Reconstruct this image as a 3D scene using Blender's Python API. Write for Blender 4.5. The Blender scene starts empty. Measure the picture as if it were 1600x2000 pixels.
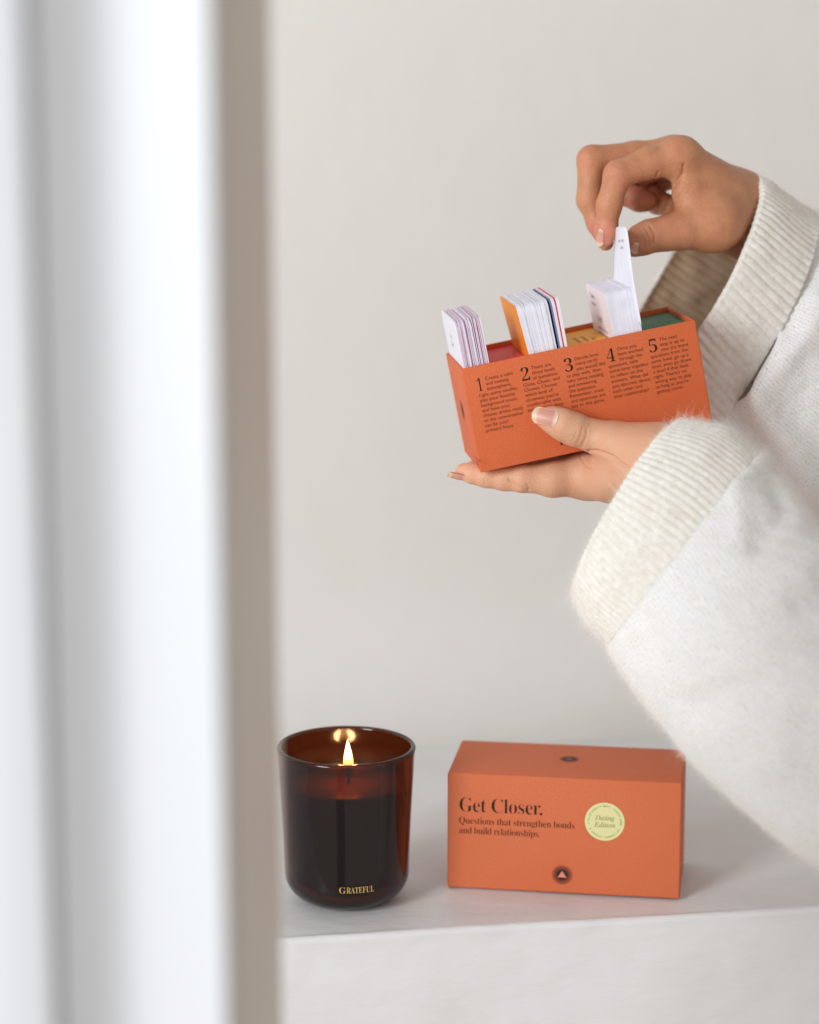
import bpy, bmesh, math, random
import numpy as np
from mathutils import Vector, Matrix, noise

random.seed(7); rng = np.random.default_rng(7)
S = bpy.context.scene
COL = S.collection
# ---------------------------------------------------------------- camera, light, exposure
FPX = 4722.0                                    # focal length in pixels of the 1600 x 2000 photograph
CAM = np.array([0.0, 0.0, 0.53]); PITCH = math.radians(11.5)
FWD = np.array([0, math.cos(PITCH), -math.sin(PITCH)]); UPV = np.array([0, math.sin(PITCH), math.cos(PITCH)]); RGT = np.array([1.0, 0, 0])
cd = bpy.data.cameras.new('camera'); cam = bpy.data.objects.new('camera', cd); COL.objects.link(cam)
cam.location = CAM; cam.rotation_euler = (math.pi/2 - PITCH, 0, 0)
cd.sensor_fit = 'VERTICAL'; cd.sensor_height = 36; cd.sensor_width = 28.8; cd.lens = 85
cd.clip_start = .05; cd.clip_end = 50
cd.dof.use_dof = True; cd.dof.focus_distance = 1.435; cd.dof.aperture_fstop = 3.5
S.camera = cam
W = bpy.data.worlds.new('World'); S.world = W; W.use_nodes = True
wn = W.node_tree; wb = wn.nodes['Background']; wb.inputs[1].default_value = .50
wt = wn.nodes.new('ShaderNodeTexCoord'); wsx = wn.nodes.new('ShaderNodeSeparateXYZ'); wn.links.new(wt.outputs['Generated'], wsx.inputs[0])
wr = wn.nodes.new('ShaderNodeValToRGB'); wm = wn.nodes.new('ShaderNodeMapRange'); wm.inputs[1].default_value = -1; wn.links.new(wsx.outputs['Z'], wm.inputs[0])
wn.links.new(wm.outputs[0], wr.inputs[0]); wn.links.new(wr.outputs[0], wb.inputs[0])
wy = wn.nodes.new('ShaderNodeMapRange'); wy.inputs[1].default_value = 1; wy.inputs[2].default_value = -1; wy.inputs[3].default_value = .40; wy.inputs[4].default_value = .72
wn.links.new(wsx.outputs['Y'], wy.inputs[0]); wn.links.new(wy.outputs[0], wb.inputs[1])      # brighter room behind the camera
we = wr.color_ramp.elements; we[0].color = (.80, .70, .62, 1); we[1].color = (.60, .58, .57, 1)
for p_, c_ in ((.42, (1.0, .94, .875, 1)), (.58, (1.08, 1.05, 1.0, 1)), (.78, (.70, .68, .66, 1))):
    k = we.new(p_); k.color = c_
def area(name, loc, target, sx, sy, power, col):
    l = bpy.data.lights.new(name, 'AREA'); l.shape = 'RECTANGLE'; l.size = sx; l.size_y = sy; l.energy = power; l.color = col
    o = bpy.data.objects.new(name, l); COL.objects.link(o); o.location = loc
    o.rotation_euler = (Vector(target) - Vector(loc)).to_track_quat('-Z', 'Y').to_euler(); return o
area('window_light', (-1.5, -.45, .92), (.1, 1.45, .3), .8, 1.1, 49, (.93, .975, 1.0))
S.view_settings.view_transform = 'Standard'; S.view_settings.look = 'None'
S.view_settings.exposure = -.02; S.view_settings.gamma = 1
try:
    S.cycles.use_denoising = True; S.cycles.denoiser = 'OPENIMAGEDENOISE'
    S.cycles.max_bounces = 10; S.cycles.transmission_bounces = 10; S.cycles.sample_clamp_indirect = 4
except Exception: pass

def hp(px, py, d):                              # a pixel of the photograph and a depth -> a world point
    return CAM + d*(FWD + RGT*(px-800)/FPX - UPV*(py-1000)/FPX)
def topx(P):
    D = P - CAM; z = D @ FWD
    return 800 + FPX*(D @ RGT)/z, 1000 - FPX*(D @ UPV)/z, z

# ---------------------------------------------------------------- helpers
def lin(r, g, b):
    return tuple(((c/255)/12.92 if c/255 <= .04045 else ((c/255+.055)/1.055)**2.4) for c in (r, g, b)) + (1,)
def newmat(name, col, rough=.6, spec=.5):
    m = bpy.data.materials.new(name); m.use_nodes = True
    b = m.node_tree.nodes['Principled BSDF']; b.inputs['Base Color'].default_value = col
    b.inputs['Roughness'].default_value = rough; b.inputs['Specular IOR Level'].default_value = spec
    return m, m.node_tree, b
def nd(nt, t, **kw):
    n = nt.nodes.new(t)
    for k, v in kw.items(): setattr(n, k, v)
    return n
def bump(nt, b, src, strength, dist, chain=None):
    n = nd(nt, 'ShaderNodeBump'); n.inputs['Strength'].default_value = strength; n.inputs['Distance'].default_value = dist
    nt.links.new(src, n.inputs['Height'])
    if chain: nt.links.new(chain.outputs[0], n.inputs['Normal'])
    nt.links.new(n.outputs[0], b.inputs['Normal']); return n
def noise_tex(nt, scale, detail=4, rough=.55, coord='Object', vec=None):
    n = nd(nt, 'ShaderNodeTexNoise'); n.inputs['Scale'].default_value = scale; n.inputs['Detail'].default_value = detail; n.inputs['Roughness'].default_value = rough
    if vec is None:
        tc = nd(nt, 'ShaderNodeTexCoord'); vec = tc.outputs[coord]
    nt.links.new(vec, n.inputs['Vector']); return n
def mixcol(nt, fac, a, b_, lo=0, hi=1):
    r = nd(nt, 'ShaderNodeMapRange'); r.inputs[1].default_value = lo; r.inputs[2].default_value = hi; nt.links.new(fac, r.inputs[0])
    m = nd(nt, 'ShaderNodeMix', data_type='RGBA'); nt.links.new(r.outputs[0], m.inputs[0])
    for s, v in ((6, a), (7, b_)):
        if isinstance(v, tuple): m.inputs[s].default_value = v
        else: nt.links.new(v, m.inputs[s])
    return m.outputs[2]
def link(name, me, mat=None, parent=None, smooth=False):
    o = bpy.data.objects.new(name, me); COL.objects.link(o)
    if mat is not None:
        for m in (mat if isinstance(mat, (list, tuple)) else [mat]): me.materials.append(m)
    if parent is not None: o.parent = parent
    if smooth: me.polygons.foreach_set('use_smooth', [True]*len(me.polygons))
    return o
def pymesh(name, V, Fc):
    me = bpy.data.meshes.new(name); me.from_pydata([tuple(map(float, v)) for v in V], [], [tuple(map(int, f)) for f in Fc]); me.update(); return me
def tag(o, label=None, cat=None, group=None, kind=None):
    if label: o['label'] = label
    if cat: o['category'] = cat
    if group: o['group'] = group
    if kind: o['kind'] = kind
    return o
def empty(name, M, label, cat, group=None):
    o = bpy.data.objects.new(name, None); COL.objects.link(o); o.matrix_world = M; o.empty_display_size = .02
    return tag(o, label, cat, group)
def bm_box(bm, x0, x1, y0, y1, z0, z1):
    r = bmesh.ops.create_cube(bm, size=1)
    for v in r['verts']: v.co = Vector(((x0+x1)/2 + v.co.x*(x1-x0), (y0+y1)/2 + v.co.y*(y1-y0), (z0+z1)/2 + v.co.z*(z1-z0)))
    return r['verts']
def box_obj(name, dims, mat, parent, bev=0, seg=3):
    bm = bmesh.new(); bm_box(bm, *dims)
    if bev: bmesh.ops.bevel(bm, geom=list(bm.edges), offset=bev, segments=seg, profile=.5, affect='EDGES')
    me = bpy.data.meshes.new(name); bm.to_mesh(me); bm.free()
    return link(name, me, mat, parent, smooth=bool(bev))
def serif(s, up=0x1D400, lo=0x1D41A, dg=0x1D7CE):
    r = ''
    for ch in s:
        if 'A' <= ch <= 'Z': r += chr(up+ord(ch)-65)
        elif 'a' <= ch <= 'z': r += chr(lo+ord(ch)-97)
        elif '0' <= ch <= '9': r += chr(dg+ord(ch)-48)
        else: r += ch
    return r
def text_geo(items):
    """items: (string, x, y, size, offset, tracking, align, target width) -> verts (x,y), faces"""
    V = []; Fa = []
    dg = bpy.context.evaluated_depsgraph_get
    for (s, x, y, size, off, track, align, width) in items:
        c = bpy.data.curves.new('t', 'FONT'); c.body = s; c.size = 1; c.offset = off; c.space_character = track; c.resolution_u = 3
        o = bpy.data.objects.new('t', c); COL.objects.link(o); bpy.context.view_layer.update()
        me = bpy.data.meshes.new_from_object(o.evaluated_get(dg()))
        P = np.array([v.co[:2] for v in me.vertices]) if len(me.vertices) else np.zeros((0, 2))
        Fs = [tuple(p.vertices) for p in me.polygons]
        bpy.data.objects.remove(o); bpy.data.curves.remove(c); bpy.data.meshes.remove(me)
        if not len(P): continue
        P = P*size; w = P[:, 0].max() - P[:, 0].min()
        if width: P[:, 0] *= width/w; w = width
        P[:, 0] -= P[:, 0].min()
        if align == 'c': P[:, 0] -= w/2
        P = P + [x, y]; n = len(V)
        V += P.tolist(); Fa += [tuple(i+n for i in f) for f in Fs]
    return np.array(V), Fa
def text_obj(name, items, mapf, mat, parent):
    V, Fa = text_geo(items)
    return link(name, pymesh(name, [mapf(a, b) for a, b in V], Fa), mat, parent)

# ---------------------------------------------------------------- materials
# wall paint
wall_m, nt, b = newmat('wall_paint', lin(222, 219, 215), .85, .2)
n1 = noise_tex(nt, 2.2, 5); c = mixcol(nt, n1.outputs[0], lin(222, 218, 213), lin(226, 223, 220), .3, .7)
nt.links.new(c, b.inputs['Base Color'])
n2 = noise_tex(nt, 60, 6); b1 = bump(nt, b, n2.outputs[0], .25, .002); n3 = noise_tex(nt, 9, 3); bump(nt, b, n3.outputs[0], .3, .01, b1)
# shelf paint: brushed white gloss with specks
shelf_m, nt, b = newmat('shelf_paint', lin(226, 226, 229), .45, .4)
tc = nd(nt, 'ShaderNodeTexCoord'); mp = nd(nt, 'ShaderNodeMapping'); mp.inputs['Scale'].default_value = (9, 18, 26); nt.links.new(tc.outputs['Object'], mp.inputs[0])
n1 = noise_tex(nt, 3, 6, .6, vec=mp.outputs[0]); n2 = noise_tex(nt, 14, 3)
vo = nd(nt, 'ShaderNodeTexVoronoi'); vo.inputs['Scale'].default_value = 19
wv_ = noise_tex(nt, 160, 3); wa_ = nd(nt, 'ShaderNodeVectorMath', operation='MULTIPLY_ADD'); nt.links.new(wv_.outputs['Color'], wa_.inputs[0]); wa_.inputs[1].default_value = (.0035, .0035, .0035); nt.links.new(tc.outputs['Object'], wa_.inputs[2]); nt.links.new(wa_.outputs[0], vo.inputs['Vector'])
base = mixcol(nt, n2.outputs[0], lin(219, 217, 217), lin(226, 225, 226), .35, .65)
spk = mixcol(nt, vo.outputs['Distance'], lin(150, 145, 140), base, .020, .028)
nt.links.new(spk, b.inputs['Base Color'])
b1 = bump(nt, b, n1.outputs[0], .4, .0022); b2 = bump(nt, b, n2.outputs[0], .12, .003, b1); bump(nt, b, vo.outputs['Distance'], .25, .0015, b2)
# door casing paint
frame_m, nt, b = newmat('casing_paint', lin(211, 213, 217), .4, .3)
n1 = noise_tex(nt, 12, 4); bump(nt, b, n1.outputs[0], .2, .002)
jamb_m, nt, b = newmat('casing_edge_shade', lin(208, 198, 188), .5, .3)  # same white casing; shade of the face turned from the window tinted in
n1 = noise_tex(nt, 12, 4); bump(nt, b, n1.outputs[0], .2, .002)
# orange paper board
def paper(name, col, col2, sc=1.0, grain=.35):
    m, nt, b = newmat(name, col, .62, .3)
    tc = nd(nt, 'ShaderNodeTexCoord')
    a = noise_tex(nt, 900*sc, 3, .7); bb = noise_tex(nt, 25, 3)
    vo = nd(nt, 'ShaderNodeTexVoronoi'); vo.inputs['Scale'].default_value = 1500*sc; nt.links.new(tc.outputs['Object'], vo.inputs['Vector'])
    k = mixcol(nt, a.outputs[0], col, col2, .42, .75)
    k2 = mixcol(nt, bb.outputs[0], k, col, .3, .8)
    nt.links.new(k2, b.inputs['Base Color'])
    b1 = bump(nt, b, a.outputs[0], grain, .0004); bump(nt, b, vo.outputs['Distance'], grain*.7, .0003, b1)
    return m
orange_m = paper('orange_board', lin(209, 100, 56), lin(219, 124, 82))
orange_dark_m = paper('orange_board_lid', lin(205, 106, 66), lin(214, 124, 88))
ink_m, nt, b = newmat('black_ink', lin(40, 22, 18), .5, .3)
inkb_m, nt, b = newmat('brown_ink', lin(92, 40, 26), .6, .2)
def card_m(name, col, col2):
    m, nt, b = newmat(name, col, .5, .3)
    a = noise_tex(nt, 160, 3); nt.links.new(mixcol(nt, a.outputs[0], col, col2, .35, .7), b.inputs['Base Color']); return m
white_m = card_m('white_card', lin(228, 227, 240), lin(236, 235, 243))
pink_m = card_m('pinkish_card', lin(236, 210, 224), lin(230, 216, 234))
blush_m = card_m('blush_card', lin(240, 224, 224), lin(234, 228, 238))
red_m = card_m('red_card', lin(222, 38, 42), lin(228, 50, 50))
amber_m = card_m('amber_card', lin(238, 140, 22), lin(242, 152, 34))
yellow_m = card_m('yellow_card', lin(246, 166, 36), lin(248, 174, 44))
green_m = card_m('green_card', lin(38, 112, 72), lin(46, 122, 80))
blue_m = card_m('blue_card', lin(112, 122, 160), lin(122, 132, 170))
greyprint_m, nt, b = newmat('grey_print', lin(150, 160, 172), .6, .2)
mauveprint_m, nt, b = newmat('mauve_print', lin(178, 138, 150), .6, .2)
lightprint_m, nt, b = newmat('light_print', lin(236, 150, 130), .6, .2)
tanprint_m, nt, b = newmat('tan_print', lin(176, 108, 30), .6, .2)
mintprint_m, nt, b = newmat('mint_print', lin(120, 168, 130), .6, .2)
whiteprint_m, nt, b = newmat('pale_print', lin(248, 196, 140), .6, .2)
sticker_m, nt, b = newmat('pale_yellow_sticker', lin(222, 216, 158), .45, .4)
stick_ink_m, nt, b = newmat('olive_ink', lin(140, 138, 88), .5, .3)
green_ink_m, nt, b = newmat('green_ink', lin(120, 160, 110), .5, .3)
gold_m, nt, b = newmat('gold_foil', (.78, .55, .22, 1), .32, .5); b.inputs['Metallic'].default_value = .85
# printed halo: dark centre that fades into the orange board, radial in its own UV
def halo(name, inner_light):
    m, nt, b = newmat(name, lin(30, 20, 20), .6, .3)
    tc = nd(nt, 'ShaderNodeTexCoord'); gr = nd(nt, 'ShaderNodeVectorMath', operation='LENGTH'); nt.links.new(tc.outputs['Object'], gr.inputs[0])
    cr = nd(nt, 'ShaderNodeValToRGB'); e = cr.color_ramp.elements
    mr = nd(nt, 'ShaderNodeMapRange'); mr.inputs[2].default_value = .0066; nt.links.new(gr.outputs['Value'], mr.inputs[0]); nt.links.new(mr.outputs[0], cr.inputs[0])
    if inner_light:
        e[0].position = .0; e[0].color = lin(150, 105, 80); e[1].position = 1; e[1].color = lin(206, 98, 55)
        k = e.new(.25); k.color = lin(120, 82, 62); k = e.new(.45); k.color = lin(48, 34, 30); k = e.new(.75); k.color = lin(120, 62, 42)
    else:
        e[0].position = .0; e[0].color = lin(28, 20, 20); e[1].position = 1; e[1].color = lin(208, 99, 56)
        k = e.new(.40); k.color = lin(36, 24, 22); k = e.new(.60); k.color = lin(104, 54, 38); k = e.new(.88); k.color = lin(160, 76, 48)
    nt.links.new(cr.outputs[0], b.inputs['Base Color']); return m

# ---------------------------------------------------------------- setting: wall, shelf, door casing
YAW = math.radians(9.1); cy, sy = math.cos(YAW), math.sin(YAW)
def sh(u, v, z):                                  # shelf frame: u along the shelf edge, v into the wall
    o = (0.0, 1.356); return (o[0]+u*cy - v*sy, o[1]+u*sy + v*cy, z)
WV = .46
CR = .10
wp = [(WV, 2.2)] + [(WV, 1.2), (WV, .6), (WV, .3), (WV, .12)] + [(WV-CR+CR*math.cos(a), CR-CR*math.sin(a)+.0004) for a in np.linspace(0, math.pi/2, 16)] + [(WV-CR, -1.2), (WV+.1, -1.2), (WV+.1, 2.2)]
V = [sh(u, v, z) for u in (-1.6, 2.0) for (v, z) in wp]; m_ = len(wp)
Fa = [(k, (k+1) % m_, m_+(k+1) % m_, m_+k) for k in range(m_)] + [tuple(range(m_-1, -1, -1)), tuple(range(m_, 2*m_))]
wall = link('wall', pymesh('wall', V, Fa), wall_m, smooth=True); tag(wall, kind='structure'); md = wall.modifiers.new('e', 'EDGE_SPLIT'); md.split_angle = math.radians(40)
# shelf: rounded front edge profile, lightly wavy
SV = WV-.101
prof = [(SV, 0.0)]
for i in range(30): prof.append((SV-.002 - (SV-.010)*i/29, 0.0))
R0 = .0042
for k in range(9):
    a = math.pi/2*k/8; g_ = R0+.0006*math.sin(2*a); prof.append((R0 - g_*math.sin(a), -R0 + g_*math.cos(a)))
for i in range(1, 60): prof.append((0.0, -R0 - (.34)*i/59))
prof.append((SV, -R0-.34))
NU = 420; V = []; Fa = []
for i in range(NU+1):
    u = -1.2 + 2.8*i/NU
    for (v, z) in prof:
        dz = .0009*noise.noise(Vector((u*9, v*9, 0))) if z > -.03 else 0
        dv = (.0007*noise.noise(Vector((u*14, z*22, 3))) + .0007*noise.noise(Vector((u*50, z*120, 5)))) if v < .02 else 0
        V.append(sh(u, v+dv, z+dz*(1 if v > .004 else .6)))
n = len(prof)
for i in range(NU):
    for j in range(n-1): a = i*n+j; Fa.append((a, a+1, a+n+1, a+n))
Fa.append(tuple(range(n-1, -1, -1))); Fa.append(tuple(NU*n + j for j in range(n)))
shelf = link('shelf', pymesh('shelf', V, Fa), shelf_m, smooth=True)
tag(shelf, kind='structure')

# door casing near the camera (plan profile extruded upward)
def px_at(px, y):                                # plan position where a near-centre pixel column meets depth y
    return (px-800)/FPX*y*1.0
casing = empty('door_casing', Matrix.Translation((-.12, .8, 0)), 'white moulded door casing standing close in front, blurred, along the left side', 'door frame')
def prof_ext(name, pts, mat, z0=-.35, z1=1.25, NZ=40, closed=True, ripple=0):
    V = []; Fa = []; n = len(pts)
    for i in range(NZ+1):
        z = z0 + (z1-z0)*i/NZ
        for (x, y) in pts:
            dx = ripple*noise.noise(Vector((x*30, y*5, z*2.2)))
            V.append((x+.12+dx, y-.8, z))
    for i in range(NZ):
        for j in range(n):
            a = i*n+j; b_ = i*n+(j+1) % n; Fa.append((a, b_, b_+n, a+n))
    Fa.append(tuple(range(n-1, -1, -1))); Fa.append(tuple(NZ*n+j for j in range(n)))
    me = pymesh(name, V, Fa); o = link(name, me, mat, casing, smooth=True)
    md = o.modifiers.new('e', 'EDGE_SPLIT'); md.split_angle = math.radians(35)
    return o
def cv(px, y): return (px_at(px, y), y)
# projecting outer band, then hollow, then broad moulding swelling toward the viewer, then the edge that turns away
a_band = [cv(-420, .764), cv(-200, .762), cv(-60, .7612), cv(40, .7612), cv(54, .7620), cv(64, .764), cv(72, .768), (px_at(72, .768), .86), (px_at(-420, .745), .86)]
prof_ext('casing_band', a_band, frame_m, ripple=.0006)
mold = [(px_at(72, .768)+.0004, .842), cv(76, .7668), cv(88, .7670)]
for k in range(13):
    t = k/12; px = 96 + (414-96)*t; y = .7675 + .0100*math.sin(math.pi*min(1, t/.50)*.5) - .0062*max(0, (t-.40)/.60)**1.5
    mold.append(cv(px, y))
mold += [cv(422, .7732), cv(428, .777), (px_at(430, .782), .782), (px_at(430, .782), .86)]
prof_ext('casing_moulding', mold, frame_m, ripple=.0006)
edge = [(px_at(430, .782)+.0004, .786), cv(443, .793), cv(475, .812), cv(499, .832), cv(506, .840), (px_at(506, .840), .93), (px_at(430, .782)+.0004, .93)]
prof_ext('casing_edge', edge, jamb_m, ripple=.0008)

# ---------------------------------------------------------------- candle
CX, CY = -.0386, 1.414
candle = empty('candle', Matrix.Translation((CX, CY, .0006)), 'lit candle in a dark amber glass jar with a small gold word near its base', 'candle')
glass_m, nt, b = newmat('amber_glass', (.11, .020, .006, 1), .10, .5)
b.inputs['Transmission Weight'].default_value = 1; b.inputs['IOR'].default_value = 1.48
def lathe(name, prof, mat, parent, n=128, smooth=True, closed=False):
    V = []; Fa = []; m = len(prof)
    for i in range(n):
        a = 2*math.pi*i/n
        for (r, z) in prof: V.append((r*math.cos(a), r*math.sin(a), z))
    for i in range(n):
        for j in range(m-1 if not closed else m):
            p = i*m+j; q = i*m+(j+1) % m; p2 = ((i+1) % n)*m+j; q2 = ((i+1) % n)*m+(j+1) % m
            Fa.append((p, p2, q2, q))
    me = pymesh(name, V, Fa); bm = bmesh.new(); bm.from_mesh(me)
    bmesh.ops.remove_doubles(bm, verts=bm.verts, dist=1e-6); bmesh.ops.recalc_face_normals(bm, faces=bm.faces); bm.to_mesh(me); bm.free()
    return link(name, me, mat, parent, smooth=smooth)
def arcp(cx, cz, r, a0, a1, n):
    return [(cx + r*math.cos(a0+(a1-a0)*k/n), cz + r*math.sin(a0+(a1-a0)*k/n)) for k in range(n+1)]
H = .0970
outp = [(0, .0008), (.012, .0006), (.019, 0)] + arcp(.0205, .0178, .0178, -math.pi/2, -.06, 14) + [(.0386, .03), (.0398, .055), (.0412, .08), (.0419, .0930)]
rim = arcp(.0408, H-.0017, .0017, 0, math.pi, 8)
inp = [(.0383, .08), (.0370, .055), (.0357, .03), (.0352, .022)] + arcp(.0205, .0205, .0147, -.05, -math.pi/2, 10) + [(0, .0058)]
jar = lathe('glass_jar', outp + rim + inp, glass_m, candle)
wax_m, nt, b = newmat('wax', lin(150, 118, 90), .35, .5)
WZ = .0745
b.inputs['Subsurface Weight'].default_value = .9; b.inputs['Subsurface Radius'].default_value = (1, .45, .2); b.inputs['Subsurface Scale'].default_value = .014
waxp = [(0, .0062)] + [(r-.0003, z+.0003) for r, z in reversed(arcp(.0205, .0205, .0147, -.05, -math.pi/2, 10))] + [(.0354, .03), (.0367, .055), (.0378, WZ-.001), (.0372, WZ), (.030, WZ-.0008), (.01, WZ-.0012), (0, WZ-.001)]
lathe('wax', waxp, wax_m, candle)
wick_m, nt, b = newmat('wick', lin(30, 24, 20), .9)
wk = lathe('wick', [(0, WZ-.002), (.0009, WZ-.002), (.0009, WZ+.004), (.0006, WZ+.0060), (0, WZ+.0062)], wick_m, candle, n=10)
fl_m = bpy.data.materials.new('flame_glow'); fl_m.use_nodes = True; nt = fl_m.node_tree; nt.nodes.clear()
out = nd(nt, 'ShaderNodeOutputMaterial'); em = nd(nt, 'ShaderNodeEmission'); nt.links.new(em.outputs[0], out.inputs[0])
tc = nd(nt, 'ShaderNodeTexCoord'); sp = nd(nt, 'ShaderNodeSeparateXYZ'); nt.links.new(tc.outputs['Object'], sp.inputs[0])
mr = nd(nt, 'ShaderNodeMapRange'); mr.inputs[1].default_value = WZ+.003; mr.inputs[2].default_value = WZ+.0262; nt.links.new(sp.outputs['Z'], mr.inputs[0])
cr = nd(nt, 'ShaderNodeValToRGB'); e = cr.color_ramp.elements; e[0].color = (.012, .006, .02, 1); e[1].color = (1, .50, .14, 1)
k = e.new(.30); k.color = (.03, .012, .02, 1); k = e.new(.46); k.color = (.9, .36, .07, 1); k = e.new(.62); k.color = (1, .70, .34, 1); k = e.new(.86); k.color = (1, .72, .36, 1)
nt.links.new(mr.outputs[0], cr.inputs[0]); nt.links.new(cr.outputs[0], em.inputs[0]); em.inputs[1].default_value = 7
fl = [(0, WZ+.003)]
for k in range(1, 20):
    t = k/20; fl.append((.0033*(math.sin(math.pi*min(1, t*1.0)**.55))**.85*(1-.12*t), WZ+.003+.0232*t))
fl.append((0, WZ+.0262))
flame = lathe('flame', fl, fl_m, candle, n=24)
for v in flame.data.vertices: v.co.x += -.0006*((v.co.z-WZ)/.03)**2 + .0014
wk.data.transform(Matrix.Translation((.0014, 0, 0)))
pl = bpy.data.lights.new('flame_light', 'POINT'); pl.energy = .12; pl.color = (1, .55, .22); pl.shadow_soft_size = .006
plo = bpy.data.objects.new('flame_light', pl); COL.objects.link(plo); plo.location = (CX+.001, CY, WZ+.014); 
# gold word wrapped on the glass
def on_glass(x, z, r=.0390):
    a = -math.pi/2 + x/r; rr = r + .00008
    return (rr*math.cos(a), rr*math.sin(a), z)
text_obj('gold_lettering', [(serif('G'), -.0072, .0162, .0058, -.006, 1, 'l', 0), (serif('RATEFUL'), -.0027, .0162, .0056, -.008, .93, 'l', .0170)], lambda x, z: on_glass(x + .0036, z, .0391 if z > .014 else .0388), gold_m, candle)

# ---------------------------------------------------------------- lid box on the shelf
a0 = -.1466
LM = Matrix.Translation((.0234, 1.4285, .0009)) @ Matrix.Rotation(a0, 4, 'Z')
LW, LD, LH = .144, .0703, .0745
lid = empty('game_box', LM, 'closed orange cardboard box titled Get Closer standing on the white shelf', 'box')
bm = bmesh.new(); bm_box(bm, 0, LW, 0, LD, 0, LH)
bmesh.ops.bevel(bm, geom=list(bm.edges), offset=.0013, segments=4, profile=.5, affect='EDGES')
me = bpy.data.meshes.new('shell'); bm.to_mesh(me); bm.free()
link('shell', me, orange_dark_m, lid, smooth=True)
E0 = -.00012
lf = lambda x, z: (x, E0, z)
text_obj('title_lettering', [(serif('Get Closer'), .0076, .0500, .0134, -.0142, .93, 'l', .0502), (serif('.'), .0572, .0500, .012, .01, 1, 'l', 0)], lf, ink_m, lid)
text_obj('subtitle_lettering', [(serif('Questions that strengthen bonds'), .0074, .0422, .0064, -.012, .92, 'l', .0715), (serif('and build relationships.'), .0074, .0358, .0064, -.012, .92, 'l', .0500)], lf, inkb_m, lid)
def disc(name, mat, parent, loc, rot, r, n=64, hole=0):
    V = [(0, 0, 0)] + [(r*math.cos(2*math.pi*k/n), r*math.sin(2*math.pi*k/n), 0) for k in range(n)]
    Fa = [(0, 1+k, 1+(k+1) % n) for k in range(n)]
    o = link(name, pymesh(name, V, Fa), mat, parent); o.location = loc; o.rotation_euler = rot; return o
stk = disc('sticker', sticker_m, lid, (.0973, -.0002, .0477), (math.pi/2, 0, 0), .0122)
def local(x, y): return (x, y, .00012)
text_obj('sticker_lettering', [(serif('Dating', 0x1D434, 0x1D44E), 0, .0010, .0042, .004, 1, 'c', 0), (serif('Edition', 0x1D434, 0x1D44E), 0, -.0035, .0042, .004, 1, 'c', 0)], local, stick_ink_m, stk)
def arc_text(s, a_mid, span, R, size, out=True):
    V = []; Fa = []; n = len(s)
    for i, ch in enumerate(s):
        if ch == ' ': continue
        P, Fs = text_geo([(ch, 0, 0, size, .006, 1, 'c', 0)])
        t = (i - (n-1)/2)/n*span
        a = a_mid - t if out else a_mid + t
        for (x, y) in P:
            if out: rr = R + y; th = a; X = rr*math.cos(th) + x*math.sin(th); Y = rr*math.sin(th) - x*math.cos(th)
            else: rr = R - y + size*.7; th = a; X = rr*math.cos(th) - x*math.sin(th); Y = rr*math.sin(th) + x*math.cos(th)
            V.append((X, Y, .00012))
        k = len(V)-len(P); Fa += [tuple(j+k for j in f) for f in Fs]
    return V, Fa
V1, F1 = arc_text('A RELATIONSHIP MUST, CLOSER BOND', math.pi/2, math.radians(205), .0094, .0016)
V2, F2 = arc_text('A COUPLES CONNECTION', -math.pi/2, math.radians(128), .0094, .0016, False)
link('ring_lettering', pymesh('ring_lettering', V1+V2, F1+[tuple(j+len(V1) for j in f) for f in F2]), green_ink_m, stk)
em1 = disc('emblem', halo('emblem_halo', False), lid, (.0716, -.0002, .0120), (math.pi/2, 0, 0), .0066)
tri_m, nt, b = newmat('emblem_triangle', lin(226, 130, 110), .6)
link('emblem_triangle', pymesh('emblem_triangle', [(-.0028, -.0016, .0001), (.0028, -.0016, .0001), (0, .0026, .0001)], [(0, 1, 2)]), tri_m, em1)
em2 = disc('top_emblem', halo('emblem_ring', True), lid, (.072, .0385, LH+.0001), (0, 0, 0), .0064)

# ---------------------------------------------------------------- held tray with cards
def rodr(w):
    w = np.array(w); t = np.linalg.norm(w); k = w/t; K = np.array([[0, -k[2], k[1]], [k[2], 0, -k[0]], [-k[1], k[0], 0]])
    return np.eye(3) + math.sin(t)*K + (1-math.cos(t))*K@K
RT = rodr([0.0095, -0.1933, 0.111]); TO = np.array([.0425, 1.416, .2657])
TM = Matrix(((*RT[0], TO[0]), (*RT[1], TO[1]), (*RT[2], TO[2]), (0, 0, 0, 1)))
TW, TD, TH, TT = .143, .0717, .0636, .0019
tray = empty('open_game_box', TM, 'open orange cardboard box of cards held tilted in one hand, printed with five numbered steps', 'box')
def tl(P): return RT.T @ (np.asarray(P) - TO)
bm = bmesh.new(); bm_box(bm, 0, TW, 0, TD, 0, TH)
bmesh.ops.bevel(bm, geom=list(bm.edges), offset=.0009, segments=3, profile=.5, affect='EDGES')
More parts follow.
